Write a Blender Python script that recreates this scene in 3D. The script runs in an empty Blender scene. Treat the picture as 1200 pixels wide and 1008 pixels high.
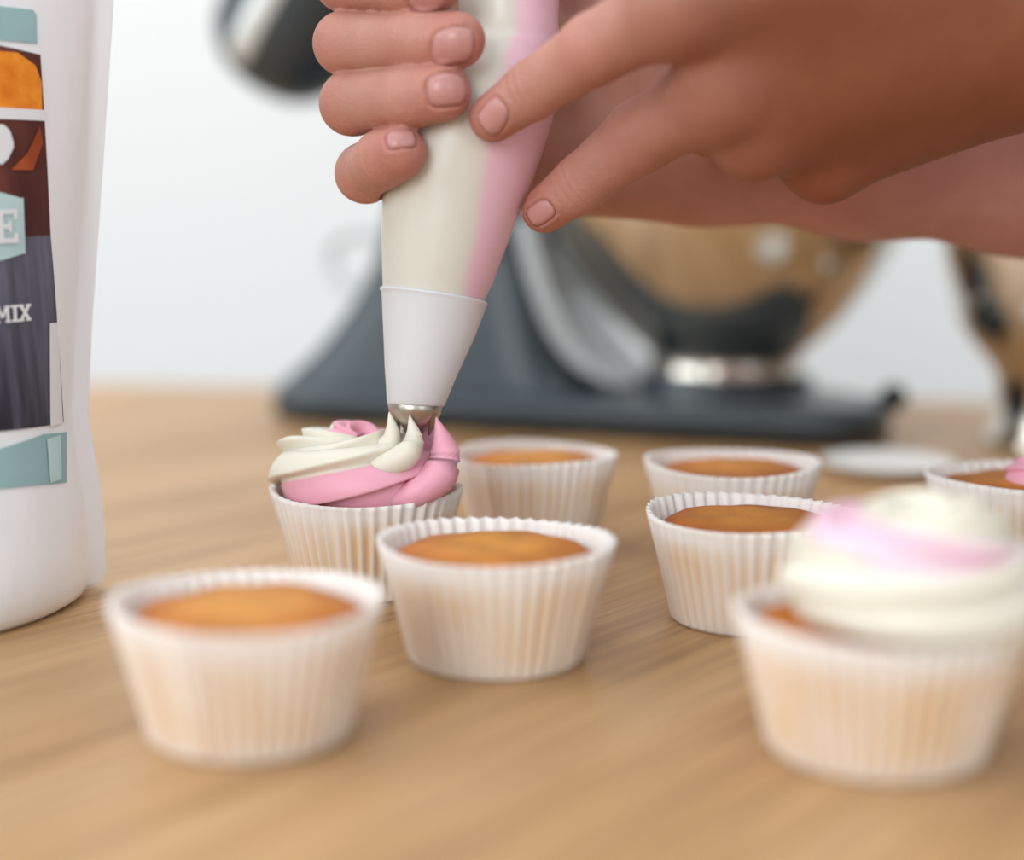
import bpy, bmesh, math, random
import numpy as np
from mathutils import Vector, Matrix, noise
from mathutils.bvhtree import BVHTree

# ------------------------------------------------------------------ camera, world, lights, exposure
sc = bpy.context.scene
COL = sc.collection
Z0 = 0.9                       # table top height
CAMH = 0.129                   # camera above the table
FPX = 1900.0                   # focal length in pixels of the 1200x1008 frame
PITCH = math.radians(8.35)
C0 = np.array([0.0, 0.0, Z0 + CAMH])
FW = np.array([0.0, math.cos(PITCH), -math.sin(PITCH)])
RT = np.array([1.0, 0.0, 0.0])
UP = np.array([0.0, math.sin(PITCH), math.cos(PITCH)])

cam_d = bpy.data.cameras.new('camera')
cam = bpy.data.objects.new('camera', cam_d)
COL.objects.link(cam)
cam.location = C0
cam.rotation_euler = (math.radians(90) - PITCH, 0, 0)
cam_d.sensor_fit = 'HORIZONTAL'
cam_d.sensor_width = 36.0
cam_d.lens = FPX * 36.0 / 1200.0
cam_d.clip_start = 0.01
cam_d.dof.use_dof = True
cam_d.dof.focus_distance = 0.505
cam_d.dof.aperture_fstop = 2.9
sc.camera = cam

sc.view_settings.view_transform = 'Standard'
sc.view_settings.look = 'None'
sc.view_settings.exposure = 0.13
sc.view_settings.gamma = 1.0
sc.view_settings.use_curve_mapping = False

world = bpy.data.worlds.new('world')
sc.world = world
world.use_nodes = True
bg = world.node_tree.nodes['Background']
bg.inputs[0].default_value = (0.86, 0.95, 1.0, 1)
bg.inputs[1].default_value = 0.56


def area_light(name, loc, target, sx, sy, power, color=(1, 1, 1)):
    d = bpy.data.lights.new(name, 'AREA')
    d.shape = 'RECTANGLE'
    d.size, d.size_y, d.energy, d.color = sx, sy, power, color
    o = bpy.data.objects.new(name, d)
    COL.objects.link(o)
    o.location = loc
    o.rotation_euler = (Vector(target) - Vector(loc)).to_track_quat('-Z', 'Y').to_euler()
    return o


area_light('window_light', (-1.7, 0.15, 1.75), (0.0, 0.55, 0.95), 1.6, 1.4, 20, (0.90, 0.97, 1.0))
area_light('rear_window_light', (-0.85, -1.55, 1.75), (0.0, 0.55, 0.92), 0.9, 1.2, 23, (0.90, 0.97, 1.0))
area_light('side_fill_light', (1.3, -1.5, 1.8), (0.0, 0.5, 0.92), 0.8, 1.1, 7, (0.90, 0.97, 1.0))  # added fill for the pouch, no window known on this side
area_light('ceiling_light', (-0.35, 0.5, 2.45), (-0.25, 0.6, 0.9), 2.0, 1.4, 10, (0.94, 0.98, 1.0))
area_light('wall_fill_light', (0.0, 1.45, 2.6), (0.0, 1.9, 1.0), 3.0, 0.3, 12, (1.0, 0.96, 0.92))  # added light that brightens the wall, not a known fixture


# ------------------------------------------------------------------ helpers
def lin(r, g, b):
    f = lambda c: (c / 255 / 12.92) if c / 255 <= 0.04045 else ((c / 255 + 0.055) / 1.055) ** 2.4
    return (f(r), f(g), f(b))


def P(px, py, depth):
    """world point on the pixel ray at that distance along the camera axis"""
    return C0 + depth * (FW + (px - 600) / FPX * RT - (py - 504) / FPX * UP)


def on_z(px, py, z):
    r = FW + (px - 600) / FPX * RT - (py - 504) / FPX * UP
    return C0 + r * ((z - C0[2]) / r[2])


def on_plane(px, py, o, n):
    r = FW + (px - 600) / FPX * RT - (py - 504) / FPX * UP
    return C0 + r * (np.dot(np.asarray(o) - C0, n) / np.dot(r, n))


def project(p):
    q = np.asarray(p) - C0
    d = q @ FW
    return 600 + FPX * (q @ RT) / d, 504 - FPX * (q @ UP) / d, d


def mesh_obj(name, verts, faces, mat=None, parent=None, smooth=True, colors=None):
    me = bpy.data.meshes.new(name)
    me.from_pydata([tuple(map(float, v)) for v in verts], [], [tuple(map(int, f)) for f in faces])
    me.update()
    return finish(name, me, mat, parent, smooth, colors)


def finish(name, me, mat, parent, smooth=True, colors=None):
    if smooth:
        me.polygons.foreach_set('use_smooth', [True] * len(me.polygons))
    if colors is not None:
        a = me.color_attributes.new('Col', 'FLOAT_COLOR', 'POINT')
        c = np.ones((len(me.vertices), 4), np.float32)
        c[:, :3] = np.asarray(colors, np.float32)[:, :3]
        a.data.foreach_set('color', c.ravel())
    if mat:
        me.materials.append(mat)
    o = bpy.data.objects.new(name, me)
    COL.objects.link(o)
    if parent:
        o.parent = parent
    return o


def bm_obj(name, bm, mat=None, parent=None, smooth=True):
    me = bpy.data.meshes.new(name)
    bm.to_mesh(me)
    bm.free()
    return finish(name, me, mat, parent, smooth)


def tag(o, label, cat, group=None):
    o['label'] = label
    o['category'] = cat
    if group:
        o['group'] = group
    return o


def thing(name, label, cat, loc, rotz=0.0, group=None):
    o = bpy.data.objects.new(name, None)
    o.empty_display_size = 0.02
    COL.objects.link(o)
    o.location = [float(x) for x in loc]
    o.rotation_euler = (0, 0, rotz)
    return tag(o, label, cat, group)


def lathe(prof, n=64, close=False):
    """prof: (r, z) list -> verts, faces"""
    vs, fs = [], []
    for r, z in prof:
        for i in range(n):
            a = 2 * math.pi * i / n
            vs.append((r * math.cos(a), r * math.sin(a), z))
    for k in range(len(prof) - 1):
        for i in range(n):
            j = (i + 1) % n
            fs.append((k * n + i, k * n + j, (k + 1) * n + j, (k + 1) * n + i))
    return vs, fs


def loft(rings, cap0=True, cap1=True):
    n = len(rings[0])
    vs = [tuple(p) for r in rings for p in r]
    fs = []
    for k in range(len(rings) - 1):
        for i in range(n):
            j = (i + 1) % n
            fs.append((k * n + i, k * n + j, (k + 1) * n + j, (k + 1) * n + i))
    if cap0:
        fs.append(tuple(range(n))[::-1])
    if cap1:
        fs.append(tuple((len(rings) - 1) * n + i for i in range(n)))
    return vs, fs


def smooth_path(pts, n):
    """Catmull-Rom through rows of pts (any width), n samples"""
    pts = np.asarray(pts, float)
    p = np.vstack([2 * pts[0] - pts[1], pts, 2 * pts[-1] - pts[-2]])
    out = []
    m = len(pts) - 1
    for t in np.linspace(0, m, n):
        i = min(int(t), m - 1)
        u = t - i
        a, b, c, d = p[i], p[i + 1], p[i + 2], p[i + 3]
        out.append(0.5 * (2 * b + (c - a) * u + (2 * a - 5 * b + 4 * c - d) * u * u + (3 * b - a - 3 * c + d) * u ** 3))
    return np.array(out)


def tube(path, rad, n=12):
    path = np.asarray(path, float)
    rings = []
    ref = np.array([0.13, 0.21, 0.97])
    for i, c in enumerate(path):
        t = path[min(i + 1, len(path) - 1)] - path[max(i - 1, 0)]
        t /= np.linalg.norm(t) + 1e-12
        a = np.cross(t, ref)
        a /= np.linalg.norm(a) + 1e-12
        b = np.cross(t, a)
        r = rad[i] if hasattr(rad, '__len__') else rad
        rings.append([c + r * (math.cos(q) * a + math.sin(q) * b) for q in np.linspace(0, 2 * math.pi, n, endpoint=False)])
    return loft(rings)


def add_mod(o, kind, **kw):
    m = o.modifiers.new(kind.lower(), kind)
    for k, v in kw.items():
        setattr(m, k, v)
    return m


# ------------------------------------------------------------------ materials
def new_mat(name, color=(0.8, 0.8, 0.8), rough=0.5, metal=0.0, spec=0.5, **kw):
    m = bpy.data.materials.new(name)
    m.use_nodes = True
    b = m.node_tree.nodes['Principled BSDF']
    b.inputs['Base Color'].default_value = (*color, 1)
    b.inputs['Roughness'].default_value = rough
    b.inputs['Metallic'].default_value = metal
    b.inputs['Specular IOR Level'].default_value = spec
    for k, v in kw.items():
        b.inputs[k].default_value = v
    return m


class N:
    """tiny node helper"""

    def __init__(self, m):
        self.t = m.node_tree
        self.b = self.t.nodes['Principled BSDF']

    def add(self, kind, **kw):
        n = self.t.nodes.new(kind)
        for k, v in kw.items():
            if k in n.inputs.keys():
                n.inputs[k].default_value = v
            else:
                setattr(n, k, v)
        return n

    def link(self, a, b):
        self.t.links.new(a, b)

    def ramp(self, fac, stops):
        r = self.t.nodes.new('ShaderNodeValToRGB')
        e = r.color_ramp.elements
        while len(e) < len(stops):
            e.new(0.5)
        for i, (p, c) in enumerate(stops):
            e[i].position = p
            e[i].color = (*c, 1)
        self.link(fac, r.inputs[0])
        return r

    def mix(self, a, b, fac, mode='MIX'):
        n = self.t.nodes.new('ShaderNodeMix')
        n.data_type = 'RGBA'
        n.blend_type = mode
        for v, s in ((fac, n.inputs[0]), (a, n.inputs[6]), (b, n.inputs[7])):
            if isinstance(v, (int, float)):
                s.default_value = v
            elif isinstance(v, tuple):
                s.default_value = (*v, 1)
            else:
                self.link(v, s)
        return n.outputs[2]

    def noise(self, scale, detail=3.0, vec=None, dist=0.0, rough=0.5):
        n = self.add('ShaderNodeTexNoise')
        n.inputs['Scale'].default_value = scale
        n.inputs['Detail'].default_value = detail
        n.inputs['Distortion'].default_value = dist
        n.inputs['Roughness'].default_value = rough
        if vec is not None:
            self.link(vec, n.inputs['Vector'])
        return n.outputs[0]

    def coord(self, rot=(0, 0, 0), scale=(1, 1, 1)):
        tc = self.t.nodes.new('ShaderNodeTexCoord')
        mp = self.t.nodes.new('ShaderNodeMapping')
        mp.inputs['Rotation'].default_value = rot
        self.link(tc.outputs['Object'], mp.inputs['Vector'])
        m2 = self.t.nodes.new('ShaderNodeMapping')
        m2.inputs['Scale'].default_value = scale
        self.link(mp.outputs[0], m2.inputs['Vector'])
        return m2.outputs[0]

    def color(self, s):
        self.link(s, self.b.inputs['Base Color'])

    def bump(self, h, strength=0.3, dist=0.001):
        n = self.t.nodes.new('ShaderNodeBump')
        n.inputs['Strength'].default_value = strength
        n.inputs['Distance'].default_value = dist
        self.link(h, n.inputs['Height'])
        self.link(n.outputs[0], self.b.inputs['Normal'])

    def attr(self, name='Col'):
        a = self.t.nodes.new('ShaderNodeVertexColor')
        a.layer_name = name
        return a.outputs[0]


def wood_mat():
    m = new_mat('oak_wood', rough=0.42, spec=0.45)
    n = N(m)
    ang = math.radians(-62)
    v1 = n.coord((0, 0, ang), (2.2, 26, 26))
    v2 = n.coord((0, 0, ang), (12, 420, 420))
    v3 = n.coord((0, 0, ang), (5, 75, 75))
    broad = n.noise(1.0, 3, v1, 0.6)
    fine = n.noise(1.0, 3, v2, 0.2)
    mid = n.noise(1.0, 4, v3, 1.0)
    c1 = n.ramp(broad, [(0.25, lin(166, 124, 81)), (0.5, lin(193, 151, 105)), (0.78, lin(210, 172, 130))]).outputs[0]
    f1 = n.ramp(fine, [(0.36, (0.45, 0.40, 0.36)), (0.56, (1, 1, 1))]).outputs[0]
    f2 = n.ramp(mid, [(0.3, (0.8, 0.77, 0.73)), (0.6, (1, 1, 1))]).outputs[0]
    c = n.mix(n.mix(c1, f2, 0.9, 'MULTIPLY'), f1, 0.5, 'MULTIPLY')
    n.color(c)
    n.bump(fine, 0.12, 0.0005)
    return m


def col_mat(name, rough=0.5, spec=0.4, bump=0.0, bscale=400, **kw):
    m = new_mat(name, rough=rough, spec=spec, **kw)
    n = N(m)
    n.color(n.attr())
    if bump:
        n.bump(n.noise(bscale, 3, n.coord()), bump, 0.0006)
    return m


def skin_mat():
    m = new_mat('skin', rough=0.5, spec=0.35)
    n = N(m)
    v = n.coord()
    blotch = n.ramp(n.noise(90, 4, v), [(0.3, (0.86, 0.80, 0.78)), (0.7, (1.0, 1.0, 1.0))]).outputs[0]
    n.color(n.mix(n.attr(), blotch, 0.7, 'MULTIPLY'))
    n.b.inputs['Subsurface Weight'].default_value = 0.12
    n.b.inputs['Subsurface Radius'].default_value = (1.0, 0.35, 0.2)
    n.b.inputs['Subsurface Scale'].default_value = 0.004
    vor = n.add('ShaderNodeTexVoronoi')
    vor.inputs['Scale'].default_value = 900
    n.link(v, vor.inputs['Vector'])
    mm = n.add('ShaderNodeMath', operation='ADD')
    n.link(vor.outputs[0], mm.inputs[0])
    n.link(n.noise(260, 4, v), mm.inputs[1])
    n.bump(mm.outputs[0], 0.22, 0.0006)
    return m


M = {}
M['wood'] = wood_mat()
M['wall'] = new_mat('white_wall_paint', lin(239, 236, 234), 0.8, spec=0.2)
n_ = N(M['wall'])
n_.bump(n_.noise(60, 3, n_.coord()), 0.05, 0.001)
M['floor'] = new_mat('grey_floor', lin(150, 148, 145), 0.6)
M['paper'] = col_mat('baking_paper', 0.65, 0.25)
n_ = N(M['paper'])
# paper lets some light through
_tr = n_.add('ShaderNodeBsdfTranslucent')
n_.link(n_.attr(), _tr.inputs[0])
_mx = n_.add('ShaderNodeMixShader')
_mx.inputs[0].default_value = 0.22
n_.link(n_.b.outputs[0], _mx.inputs[1])
n_.link(_tr.outputs[0], _mx.inputs[2])
n_.link(_mx.outputs[0], n_.t.nodes['Material Output'].inputs[0])


def cake_mat(name, tint):
    m = new_mat(name, rough=0.6, spec=0.3)
    n = N(m)
    v = n.coord()
    f = n.ramp(n.noise(110, 4, v), [(0.3, (0.80, 0.74, 0.66)), (0.65, (1, 1, 1))]).outputs[0]
    n.color(n.mix(n.mix(n.attr(), f, 0.8, 'MULTIPLY'), tint, 1.0, 'MULTIPLY'))
    n.bump(n.noise(330, 4, v), 0.5, 0.0012)
    return m


M['cake_light'] = cake_mat('golden_sponge', (0.80, 0.72, 0.66))
M['cake_dark'] = cake_mat('browned_sponge', (0.72, 0.60, 0.48))
M['frosting'] = col_mat('buttercream', 0.42, 0.35, 0.08, 500)
n_ = N(M['frosting'])
n_.b.inputs['Subsurface Weight'].default_value = 0.25
n_.b.inputs['Subsurface Radius'].default_value = (1, 0.8, 0.7)
n_.b.inputs['Subsurface Scale'].default_value = 0.002
M['skin'] = skin_mat()
M['nail'] = new_mat('fingernail', lin(190, 134, 128), 0.32, spec=0.5)
M['film'] = col_mat('filled_bag_film', 0.3, 0.4, 0.05, 120)
M['cuff'] = new_mat('frosted_plastic', lin(238, 237, 240), 0.35, spec=0.4)


def see_through(m, color, fac):
    n = N(m)
    t = n.add('ShaderNodeBsdfTranslucent')
    if isinstance(color, tuple):
        t.inputs[0].default_value = (*color, 1)
    else:
        n.link(n.attr(), t.inputs[0])
    x = n.add('ShaderNodeMixShader')
    x.inputs[0].default_value = fac
    n.link(n.b.outputs[0], x.inputs[1])
    n.link(t.outputs[0], x.inputs[2])
    n.link(x.outputs[0], n.t.nodes['Material Output'].inputs[0])


see_through(M['cuff'], lin(235, 235, 240), 0.25)
see_through(M['film'], None, 0.15)
M['steel_tip'] = new_mat('nozzle_steel', (0.50, 0.45, 0.39), 0.36, 1.0)
M['steel'] = new_mat('polished_steel', (0.66, 0.61, 0.54), 0.13, 1.0)
M['mixer'] = new_mat('slate_enamel', lin(51, 60, 66), 0.3, spec=0.5)
M['mixer_dark'] = new_mat('dark_slate_enamel', lin(52, 60, 68), 0.25, spec=0.5)
M['trim'] = new_mat('satin_trim', lin(205, 207, 206), 0.35, 0.3)
M['satin'] = new_mat('lit_face_grey', lin(176, 181, 184), 0.35, 0.4)  # pale tone standing in for light on the column's front
M['black'] = new_mat('black_plastic', lin(22, 22, 24), 0.35)
M['cord'] = new_mat('pale_grey_cord', lin(214, 215, 217), 0.5)
M['white'] = new_mat('white_glaze', lin(225, 222, 218), 0.3)
M['pouch'] = new_mat('white_pouch_film', lin(247, 248, 253), 0.38, spec=0.4)
n_ = N(M['pouch'])
n_.bump(n_.noise(22, 3, n_.coord((0, 0, 0), (1.6, 1.6, 0.5))), 0.35, 0.004)
CREAM = np.array(lin(227, 219, 203))
PINK = np.array(lin(234, 166, 184))
PALE = np.array(lin(240, 196, 212))

# ------------------------------------------------------------------ setting
wa = on_z(200, 450, Z0)
wb = on_z(1080, 468, Z0)
wd = (wb - wa)[:2] / np.linalg.norm((wb - wa)[:2])        # along the wall, left to right
wn = np.array([wd[1], -wd[0]])                            # out of the wall, towards the camera
WYAW = math.atan2(wd[1], wd[0])
wc = wa[:2] + wd * np.dot(np.array([0, 0]) - wa[:2], wd)  # foot of the camera on the wall


def wall_frame(o, z=0.0, out=0.0):
    p = wc + wn * out
    o.location = (p[0], p[1], z)
    o.rotation_euler = (0, 0, WYAW)


def box_bm(bm, x0, x1, y0, y1, z0, z1):
    vs = [bm.verts.new(p) for p in [(x0, y0, z0), (x1, y0, z0), (x1, y1, z0), (x0, y1, z0), (x0, y0, z1), (x1, y0, z1), (x1, y1, z1), (x0, y1, z1)]]
    for f in [(3, 2, 1, 0), (4, 5, 6, 7), (0, 1, 5, 4), (1, 2, 6, 5), (2, 3, 7, 6), (3, 0, 4, 7)]:
        bm.faces.new([vs[i] for i in f])


bm = bmesh.new()
box_bm(bm, -4, 4, 0, 0.12, 0, 2.9)
w = bm_obj('wall_back', bm, M['wall'], smooth=False)
wall_frame(w, 0.0, -0.85)
w['kind'] = 'structure'
bm = bmesh.new()
box_bm(bm, -4, 4, -3.4, 0.97, -0.05, 0)
fl = bm_obj('floor', bm, M['floor'], smooth=False)
wall_frame(fl)
fl['kind'] = 'structure'

tb = thing('wooden_table', 'long oak table with a diagonal grain that carries all the baking', 'table', (0, 0, 0))
wall_frame(tb, 0.0, 0.004)
bm = bmesh.new()
box_bm(bm, -1.5, 0.40, -1.45, 0, Z0 - 0.045, Z0)
bmesh.ops.bevel(bm, geom=bm.edges[:], offset=0.004, segments=3, affect='EDGES', profile=0.5)
bm_obj('table_top', bm, M['wood'], tb, smooth=False)
for sx in (-1.38, 0.24):
    for sy in (-1.36, -0.12):
        bm = bmesh.new()
        box_bm(bm, sx, sx + 0.08, sy, sy + 0.08, 0.001, Z0 - 0.0455)
        bm_obj('leg', bm, M['wood'], tb, smooth=False)

# ------------------------------------------------------------------ cupcakes
rng = random.Random(4)


def make_liner(R, h, seed, stain=1.0):
    r_ = random.Random(seed)
    NP = 46
    n = NP * 6
    zs = [0, 0.0012, 0.1, 0.22, 0.36, 0.5, 0.64, 0.76, 0.86, 0.94, 1.0]
    jit = [r_.uniform(0.65, 1.3) for _ in range(NP)]
    ph = [r_.uniform(0, 6.28) for _ in range(4)]
    vs, cols = [], []
    white, tan = np.array(lin(253, 246, 241)), np.array(lin(243, 206, 156))
    for k, t in enumerate(zs):
        if k == 0:
            base_r, amp, z = 0.735, 0.0002, 0.0
        else:
            base_r = 0.745 + 0.225 * t + 0.03 * t * t
            amp, z = 0.0007 + 0.0003 * t, max(t, 0.02) * h
        for i in range(n):
            a = 2 * math.pi * i / n
            q = (i % 6) / 6.0
            j = jit[(i // 6) % NP]
            tri = 1 - abs(2 * q - 1)
            wob = 0.012 * math.sin(2 * a + ph[0]) + 0.008 * math.sin(3 * a + ph[1]) + 0.005 * math.sin(7 * a + ph[2])
            r = R * base_r * (1 + wob * (0.3 + 0.7 * t)) + amp * (2 * tri - 1) * j - 0.0006
            zz = z
            if k == len(zs) - 1:
                zz += 0.0004 * (tri - 0.5) * j + 0.0007 * math.sin(2 * a + ph[3])
            vs.append((r * math.cos(a), r * math.sin(a), zz))
            s = stain * (1 - min(1, max(0, (t - 0.70) / 0.16))) * (0.34 + 0.62 * (1 - tri) * min(1.2, j))
            s *= 0.75 + 0.5 * noise.noise(Vector((math.cos(a) * 2.2 + seed, math.sin(a) * 2.2, t * 2)))
            s = min(1, max(0, s)) * (0.45 + 0.55 * min(1, t / 0.18))
            cols.append(white * (1 - s) + tan * s)
    fs = []
    for k in range(len(zs) - 1):
        for i in range(n):
            j = (i + 1) % n
            fs.append((k * n + i, k * n + j, (k + 1) * n + j, (k + 1) * n + i))
    vs.append((0, 0, 0))
    cols.append(white)
    c = len(vs) - 1
    for i in range(n):
        fs.append((c, (i + 1) % n, i))
    return vs, fs, cols


def make_cake(R, h, seed, crest=0.0):
    r_ = random.Random(seed + 50)
    n = 72
    prof = [(0.70, 0.0012 / h), (0.71, 0.2), (0.755, 0.45), (0.805, 0.68), (0.85, 0.84)]
    rings = []
    vs, cols = [], []
    edge, mid = np.array(lin(203, 118, 44)), np.array(lin(236, 168, 82))
    for f, t in prof:
        rings.append((R * f, t * h, edge * 0.95))
    for q in np.linspace(0.06, 1, 16):
        r = R * 0.85 * math.cos(q * math.pi / 2) ** 0.8
        dome = math.sin(q * math.pi / 2) ** 0.9
        t = 0.84 * h + dome * (0.0045 + crest)
        mixf = min(1, max(0, (0.96 - r / (R * 0.85)) / 0.55))
        rings.append((max(r, 0.00005), t, edge * (1 - mixf) + mid * mixf))
    ph = [r_.uniform(0, 6.28) for _ in range(3)]
    for r, z, c in rings:
        for i in range(n):
            a = 2 * math.pi * i / n
            rr = r * (1 + 0.012 * math.sin(3 * a + ph[0]) + 0.008 * math.sin(5 * a + ph[1]))
            x, y = rr * math.cos(a), rr * math.sin(a)
            nz = noise.noise(Vector((x * 90 + seed, y * 90, 0)))
            top = 1.0 if z > 0.83 * h else 0.0
            vs.append((x, y, z + top * 0.0009 * nz))
            cols.append(c * (1 + 0.18 * nz))
    fs = []
    for k in range(len(rings) - 1):
        for i in range(n):
            j = (i + 1) % n
            fs.append((k * n + i, k * n + j, (k + 1) * n + j, (k + 1) * n + i))
    fs.append(tuple(range(n))[::-1])
    fs.append(tuple((len(rings) - 1) * n + i for i in range(n)))
    return vs, fs, cols


def cupcake(px, py, R, h, seed, label, dark=False, stain=1.0, crest=0.0):
    c = on_z(px, py, Z0 + h)
    t = thing('cupcake', label, 'cupcake', (c[0], c[1], Z0 + 0.0003), rng.uniform(0, 6.28), 'cupcakes in white paper cases on the table')
    v, f, k = make_liner(R, h, seed, stain)
    o = mesh_obj('paper_case', v, f, M['paper'], t, True, k)
    add_mod(o, 'SOLIDIFY', thickness=0.00022, offset=-1)
    v, f, k = make_cake(R, h, seed, crest)
    mesh_obj('sponge', v, f, M['cake_dark' if dark else 'cake_light'], t, True, k)
    return t, c


def swirl(path, nrib=7, depth=0.24, white0=0.0, white_span=180.0, twist=0.8, n_len=170, n_sec=150, seed=0, colors=(CREAM, PINK), soft=12.0):
    """a star-piped rope of buttercream; path rows: angle_deg, ring radius, z, rope radius (about the cake's axis)"""
    pp = smooth_path(path, n_len)
    c = np.array([[r * math.cos(math.radians(a)), r * math.sin(math.radians(a)), z] for a, r, z, q in pp])
    rings, cols = [], []
    for i in range(n_len):
        t = c[min(i + 1, n_len - 1)] - c[max(i - 1, 0)]
        t /= np.linalg.norm(t) + 1e-12
        a = math.radians(pp[i, 0])
        out = np.array([math.cos(a), math.sin(a), 0.0])
        out -= t * np.dot(out, t)
        out /= np.linalg.norm(out) + 1e-12
        up = np.cross(out, t)
        if up[2] < 0:
            up = -up
        ring = []
        tw = twist * (pp[i, 0] - pp[0, 0])
        for s in range(n_sec):
            al = 360.0 * s / n_sec
            be = (al - tw) % 360.0
            fq = (be * nrib / 360.0) % 1.0
            lobe = fq / 0.10 if fq < 0.10 else 1 - ((fq - 0.10) / 0.90) ** 1.15
            r = pp[i, 3] * (1 - depth + depth * 1.12 * lobe)
            r *= 1 + 0.05 * noise.noise(Vector((be * 0.02, pp[i, 0] * 0.012, seed)))
            ring.append(c[i] + r * (math.cos(math.radians(al)) * out + math.sin(math.radians(al)) * up))
            dlt = (be - white0) % 360.0
            k = min(1, max(0, min(dlt, white_span - dlt) / soft + 0.5)) if dlt <= white_span + soft else 0.0
            cols.append(colors[0] * k + colors[1] * (1 - k))
        rings.append(ring)
    v, f = loft(rings)
    return v, f, cols


t1, c1 = cupcake(291, 702, 0.0325, 0.0330, 1, 'plain cupcake with a pale orange top standing nearest the white pouch', stain=0.95)
t2, c2 = cupcake(581, 633, 0.0330, 0.0335, 2, 'plain cupcake standing in front of the cupcake being iced', stain=1.0)
t3, c3 = cupcake(1031, 716, 0.0338, 0.0330, 3, 'big cupcake in front under a tall cream swirl with a pale pink streak', stain=1.2)
t4, c4 = cupcake(430, 573, 0.0312, 0.0330, 4, 'cupcake being iced with a pink and cream swirl under the nozzle', stain=1.1)
t5, c5 = cupcake(626, 531, 0.0303, 0.0335, 5, 'plain cupcake behind and beside the iced one, its orange top paler', stain=0.9)
t6, c6 = cupcake(858, 541, 0.0318, 0.0335, 6, 'plain browned cupcake standing in front of the mixer bowl', True, 0.95)
t7, c7 = cupcake(879, 600, 0.0320, 0.0330, 7, 'plain browned cupcake partly hidden by the tall cream swirl', True, 1.1)
t8, c8 = cupcake(1196, 557, 0.0320, 0.0335, 8, 'browned cupcake with a pink dab of icing beside the second bowl', True, 1.0)


def frosting(parent, parts, loc=(0, 0, 0)):
    """joins swirl ropes of one frosting into one mesh"""
    V, F, K = [], [], []
    for v, f, k in parts:
        o = len(V)
        V += list(v)
        F += [tuple(i + o for i in q) for q in f]
        K += list(k)
    V = [(p[0] + loc[0], p[1] + loc[1], p[2] + loc[2]) for p in V]
    o = mesh_obj('frosting', V, F, M['frosting'], parent, True, K)
    o.rotation_euler = (0, 0, -parent.rotation_euler[2])
    return o


h4 = 0.033
mm = 0.001
def peak(pts, rads, color):
    path = smooth_path([list(P(*p) - np.array([c4[0], c4[1], Z0 + h4])) for p in pts], 16)
    v, f = tube(path, np.interp(np.linspace(0, 1, 16), np.linspace(0, 1, len(rads)), rads), 14)
    return v, f, [color] * len(v)


BD = 0.515      # distance of the bag's axis
frosting(t4, [
    peak([(415, 545, BD + .002), (442, 536, BD), (457, 521, BD - .003), (460, 506, BD - .004), (456, 484, BD - .004)], [1.0 * mm, 3.4 * mm, 3.6 * mm, 2.4 * mm, 0.15 * mm], CREAM),
    peak([(400, 556, BD - .004), (444, 549, BD - .0085), (474, 536, BD - .0105), (485, 517, BD - .010), (480, 488, BD - .0085)], [0.8 * mm, 3.8 * mm, 4.4 * mm, 3.3 * mm, 0.15 * mm], CREAM),
    peak([(446, 592, BD - .006), (484, 580, BD - .008), (514, 558, BD - .006), (521, 529, BD - .005), (511, 490, BD - .0055)], [1.0 * mm, 4.6 * mm, 6.0 * mm, 4.8 * mm, 0.15 * mm], PINK),
    peak([(520, 560, BD + .008), (504, 520, BD + .0085), (496, 489, BD + .0085)], [4.6 * mm, 3.2 * mm, 0.15 * mm], PINK),
    swirl([(60, 15 * mm, 3 * mm, 10 * mm), (130, 17 * mm, 5 * mm, 12 * mm), (195, 19 * mm, 7 * mm, 13 * mm), (240, 18 * mm, 7 * mm, 12.3 * mm), (285, 17.4 * mm, 6.3 * mm, 12 * mm),
           (325, 17.5 * mm, 5.5 * mm, 12 * mm), (360, 17 * mm, 6 * mm, 11.5 * mm), (420, 15 * mm, 7 * mm, 11 * mm)], nrib=6, depth=0.27, white0=-128, white_span=180, twist=0.75, seed=1),
    swirl([(30, 11 * mm, 8 * mm, 8 * mm), (90, 12 * mm, 10 * mm, 9 * mm), (150, 14 * mm, 10.5 * mm, 10 * mm), (200, 16 * mm, 9.5 * mm, 11 * mm), (250, 14.5 * mm, 8.5 * mm, 11 * mm),
           (300, 13.5 * mm, 9.5 * mm, 11 * mm), (330, 14 * mm, 11.5 * mm, 10.5 * mm), (345, 14.5 * mm, 15 * mm, 9 * mm), (350, 14.8 * mm, 19 * mm, 6.8 * mm), (352, 15 * mm, 23 * mm, 4 * mm)], nrib=6, depth=0.27, white0=-165, white_span=185, twist=0.75, seed=2),
    swirl([(60, 4 * mm, 15 * mm, 3 * mm), (100, 8 * mm, 17 * mm, 4 * mm), (150, 9 * mm, 17.5 * mm, 4.5 * mm), (200, 8 * mm, 17 * mm, 4 * mm), (240, 6 * mm, 16 * mm, 3 * mm)], nrib=5, depth=0.3, white0=200, white_span=40, twist=0.5, seed=3, n_len=60),
], (0, 0, h4))
frosting(t3, [
    swirl([(20, 18 * mm, 5 * mm, 10 * mm), (120, 19 * mm, 6 * mm, 11 * mm), (200, 20 * mm, 9 * mm, 11 * mm), (250, 20 * mm, 7 * mm, 11.5 * mm), (300, 21 * mm, 5 * mm, 12 * mm), (380, 21 * mm, 7 * mm, 12 * mm)],
          white0=-210, white_span=220, twist=0.5, seed=5, colors=(CREAM, PALE)),
    swirl([(380, 21 * mm, 7 * mm, 12 * mm), (460, 17 * mm, 11 * mm, 11 * mm), (560, 15.5 * mm, 13 * mm, 11 * mm), (640, 14.5 * mm, 14 * mm, 11 * mm), (720, 14 * mm, 16 * mm, 10.5 * mm), (800, 10 * mm, 17 * mm, 9 * mm), (880, 5 * mm, 17 * mm, 8 * mm)],
          white0=226, white_span=280, twist=-0.7, seed=6, colors=(CREAM, PALE)),
], (6.5 * mm, 0, h4))
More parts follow.
